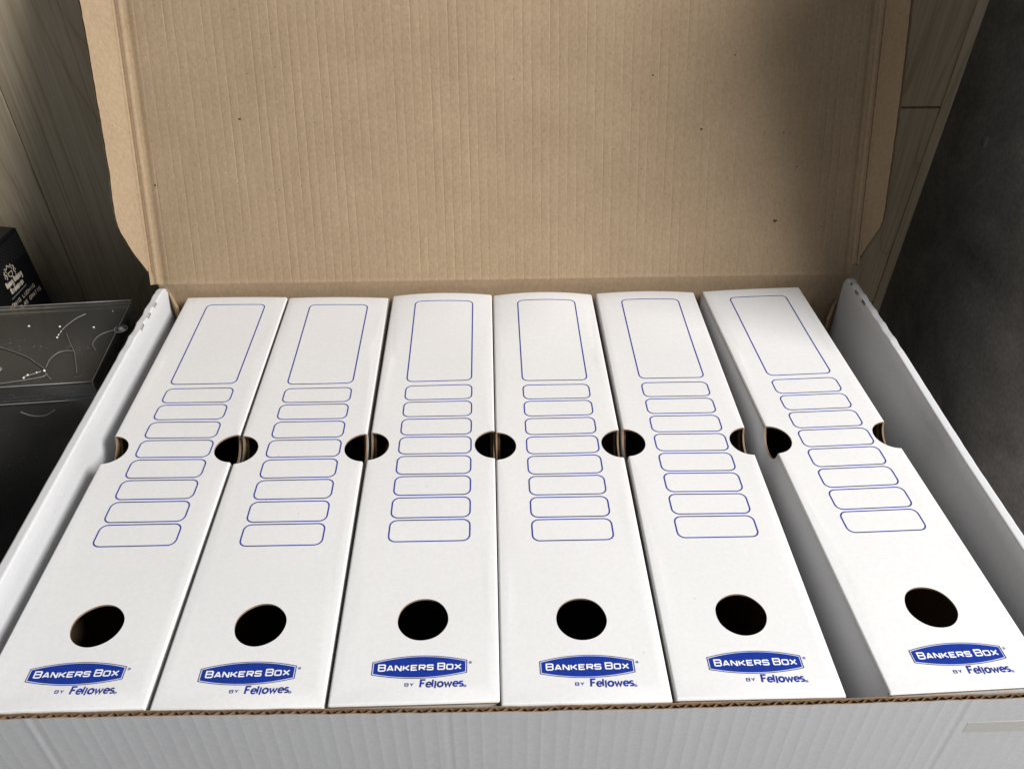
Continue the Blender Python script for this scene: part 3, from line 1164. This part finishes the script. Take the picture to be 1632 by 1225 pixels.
for (sx, sy), r, lab in (((-130.5, 343.8), 1.0, "leftmost of the three bright glints on the clear case"), ((-105.2, 342.3), 1.0, "middle one of the three bright glints on the clear case"),
                         ((-77.5, 340.5), 0.95, "bright stud nearest the glass knob on the clear case"), ((-70.6, 364.5), 0.5, "tiny stud at the back edge of the clear case")):
    mb = MB()
    ball(mb, (0, 0, 0.2), r, 10, 6, 0.5)
    o = mb.build("glint", SILVER)  # reflections of ceiling spots put in as small bright silver balls
    o.location = V(sx, sy, -19.6)
    tag(o, lab, "glint", "bright glints on the clear case")
for (kx, ky), r, lab in (((-54.2, 336.4), 5.0, "round clear glass knob at the back corner of the clear case"), ((-128.5, 283.1), 3.2, "clear round knob at the left of the clear case lid")):
    root = empty("glass_knob", (kx, ky, -19.7), label=lab, cat="knob", group="round knobs on the clear case")
    mb = MB()
    rng = [(r * math.cos(2 * math.pi * i / 24), r * math.sin(2 * math.pi * i / 24), 0.8) for i in range(25)]
    mb.tube(rng, 0.42, 6)
    mb.build("ring", KNOB, root)
    mb = MB()
    ball(mb, (0, 0, 1.2), r * 0.42, 12, 8, 0.8)
    mb.build("core", SILVER, root)
    mb = MB()
    ball(mb, (0, 0, 0.6), r * 0.9, 16, 8, 0.55)
    mb.build("dome", ACRYLIC, root)
# glitter
gl = MB()
rg = random.Random(21)
for cx, cy, sx, sy, num in ((-78.7, 313.6, 6, 7, 44), (-132.5, 315.3, 7, 5, 32), (-106.9, 317.4, 6, 4, 20), (-64.5, 272.0, 2, 4, 10), (-95, 268.0, 9, 2.0, 16)):
    for _ in range(num):
        a, b = rg.gauss(cx, sx), rg.gauss(cy, sy)
        if b < 263.5 or a > -58:
            continue
        s = rg.uniform(0.15, 0.36)
        t = rg.random() * 3
        c_, s_ = math.cos(t) * s, math.sin(t) * s
        gl.add([(a - c_, b - s_, -19.9 + 0.1 * rg.random()), (a + s_, b - c_, -19.75), (a + c_, b + s_, -19.85), (a - s_, b + c_, -19.7)], [(0, 1, 2, 3)])
for cx, cz, sx, sz, num in ((-111.7, -25, 7, 3, 16), (-90.3, -27, 9, 3, 18), (-66, -26, 4, 4, 12), (-128.5, -57.5, 5, 4, 10), (-122.5, -88, 6, 4, 12)):
    for _ in range(num):
        a, b = rg.gauss(cx, sx), rg.gauss(cz, sz)
        if a > -62 or b > -20.5:
            continue
        s = rg.uniform(0.15, 0.34)
        yy = 260.3 - (a + 62) * 0.0768 * -1 - rg.random() * 0.1
        gl.add([(a - s, yy, b), (a, yy - 0.1, b - s), (a + s, yy, b), (a, yy - 0.05, b + s)], [(0, 1, 2, 3)])
tag(gl.build("glitter", GLITTER), "fine silver glitter scattered over the clear case", "glitter", kind="stuff")

# ------------------------------------------------------------------ black gift carton behind the case
ct = empty("gift_carton", (-182.6, 497.0, -275), label="black gift carton with gold and white lettering beside the wood wall", cat="carton")
ct.rotation_euler = (math.radians(5.6), 0, math.radians(-10.4))
CH = 283.0
mb = MB()
# local: text face is x = 0, running towards the viewer along -y; carton body to the left
c = 1.2
for x0, x1, y0, y1, z0, z1 in ((-92, 0, -88, 0, 0, CH),):
    vs = [(x0, y0, z0), (x1, y0, z0), (x1, y1, z0), (x0, y1, z0),
          (x0, y0, z1 - c), (x1, y0, z1 - c), (x1, y1, z1 - c), (x0, y1, z1 - c),
          (x0 + c, y0 + c, z1), (x1 - c, y0 + c, z1), (x1 - c, y1 - c, z1), (x0 + c, y1 - c, z1)]
    mb.add(vs, [(0, 3, 2, 1), (0, 1, 5, 4), (1, 2, 6, 5), (2, 3, 7, 6), (3, 0, 4, 7), (4, 5, 9, 8), (5, 6, 10, 9), (6, 7, 11, 10), (7, 4, 8, 11), (8, 9, 10, 11)])
body = mb.build("carton_body", [BLACK_CARD], ct)
mb = MB()
for i in range(-1, 22):
    for j in range(9):
        yy, zz = -4 * i - (2 if j % 2 else 0) - 3, CH - 6 - j * 2.3
        if -86 < yy < -2.2:
            mb.add([(0.03, yy - 1.5, zz), (0.03, yy, zz - 1.9), (0.03, yy + 1.5, zz), (0.03, yy, zz + 1.9)], [(0, 1, 2, 3)])
mb.build("diamond_pattern", [BLACK_DIA], ct)


def on_face(u, v, zz):
    # u runs from the back edge of the face towards the viewer reversed: text reads left to right = viewer side to back edge
    return (zz, -u, v)


def face_text(word, u_left, u_right, v, h, t, mat_i, pr, slant=0.0):
    n_ = len(word)
    adv = (u_left - u_right) / n_
    for i, ch in enumerate(word):
        if ch == ' ':
            continue
        for ln in GLYPH[ch]:
            pts = [(u_left - i * adv - (a * 0.72 + slant * b) * adv, v + b * h) for a, b in ln]
            pr.band(pts, t)
        if word.startswith("KO") and i == 1:
            for d in (0.2, 0.52):
                pr.band([(u_left - i * adv - d * adv, v + h * 1.16), (u_left - i * adv - d * adv, v + h * 1.32)], t)


Z0 = CH
pr = Print(on_face, 0.06)
face_text("KONIG LUDWIG", 47.5, 9.0, Z0 - 59.0, 3.4, 0.5, 0, pr)
face_text("BIER GLAS GRATIS", 52.0, 4.0, Z0 - 66.0, 3.4, 0.5, 0, pr)
pr.mb.build("lettering", [GOLD_INK], ct)


# black-letter style name in two rows
def gothic(word, u_left, u_right, v, h, pr):
    adv = (u_left - u_right) / len(word)
    shapes = {
        'tall': [[(.1, 0), (.1, .9), (.35, 1.25)], [(.55, 1.2), (.5, .1), (.75, 0)], [(.1, .6), (.55, .75)]],
        'i': [[(.2, .85), (.4, .7), (.4, .12), (.6, 0)]],
        'n': [[(.1, .8), (.25, .7), (.25, 0)], [(.25, .65), (.6, .8), (.7, .65), (.7, .05), (.85, 0)]],
        'o': [[(.2, .15), (.2, .65), (.5, .8), (.75, .6), (.75, .2), (.45, 0), (.2, .15)]],
        'g': [[(.2, .2), (.2, .65), (.5, .8), (.75, .65), (.75, -.2), (.4, -.4), (.15, -.25)], [(.2, .15), (.7, .1)]],
        'l': [[(.3, 1.25), (.4, 1.1), (.4, .1), (.65, 0)]],
    }
    kinds = {'K': 'tall', 'L': 'tall', 'B': 'tall', 'W': 'tall', 'i': 'i', 'r': 'i', 'e': 'o', 'u': 'n', 'w': 'n', 'n': 'n', 'o': 'o', 'a': 'o', 's': 'o', 'g': 'g', 'd': 'o', 'l': 'l', 'b': 'l'}
    for i, ch in enumerate(word):
        if ch == ' ':
            continue
        for ln in shapes[kinds[ch]]:
            pr.band([(u_left - (i + a) * adv, v + b * h) for a, b in ln], h * 0.26)
        if ch == 'd':
            pr.band([(u_left - (i + .75) * adv, v), (u_left - (i + .45) * adv, v + 1.25 * h)], h * 0.24)


pr = Print(on_face, 0.06)
gothic("Konig Ludwig", 40.0, 17.0, Z0 - 40.5, 4.6, pr)
gothic("Brauerei", 38.0, 19.0, Z0 - 47.8, 4.6, pr)
pr.mb.build("brand_name", [GOLD_INK], ct)
pr = Print(on_face, 0.06)
pr.band([(41.0, Z0 - 51.5), (18.0, Z0 - 51.0)], 0.9)
pr.mb.build("rule_line", [GREY_INK], ct)
pr = Print(on_face, 0.06)
# small crest: crown over a shield between two supporters
pr.band([(33, Z0 - 28.5), (33.5, Z0 - 23.5), (31.2, Z0 - 25.5), (29.2, Z0 - 22.2), (27.2, Z0 - 25.5), (25, Z0 - 23.5), (25.5, Z0 - 28.5)], 0.7)
pr.band([(32, Z0 - 29.5), (26.5, Z0 - 29.5), (26.5, Z0 - 32), (29.2, Z0 - 34.5), (32, Z0 - 32)], 0.7, 0, True)
pr.band([(35.5, Z0 - 34), (34.2, Z0 - 30.5), (36.2, Z0 - 27.5), (35.0, Z0 - 25.5)], 0.9)
pr.band([(23, Z0 - 34), (24.3, Z0 - 30.5), (22.3, Z0 - 27.5), (23.5, Z0 - 25.5)], 0.9)
pr.band([(37.2, Z0 - 32), (36.3, Z0 - 29)], 0.6)
pr.band([(21.4, Z0 - 32), (22.2, Z0 - 29)], 0.6)
pr.mb.build("crest", [GOLD_INK], ct)
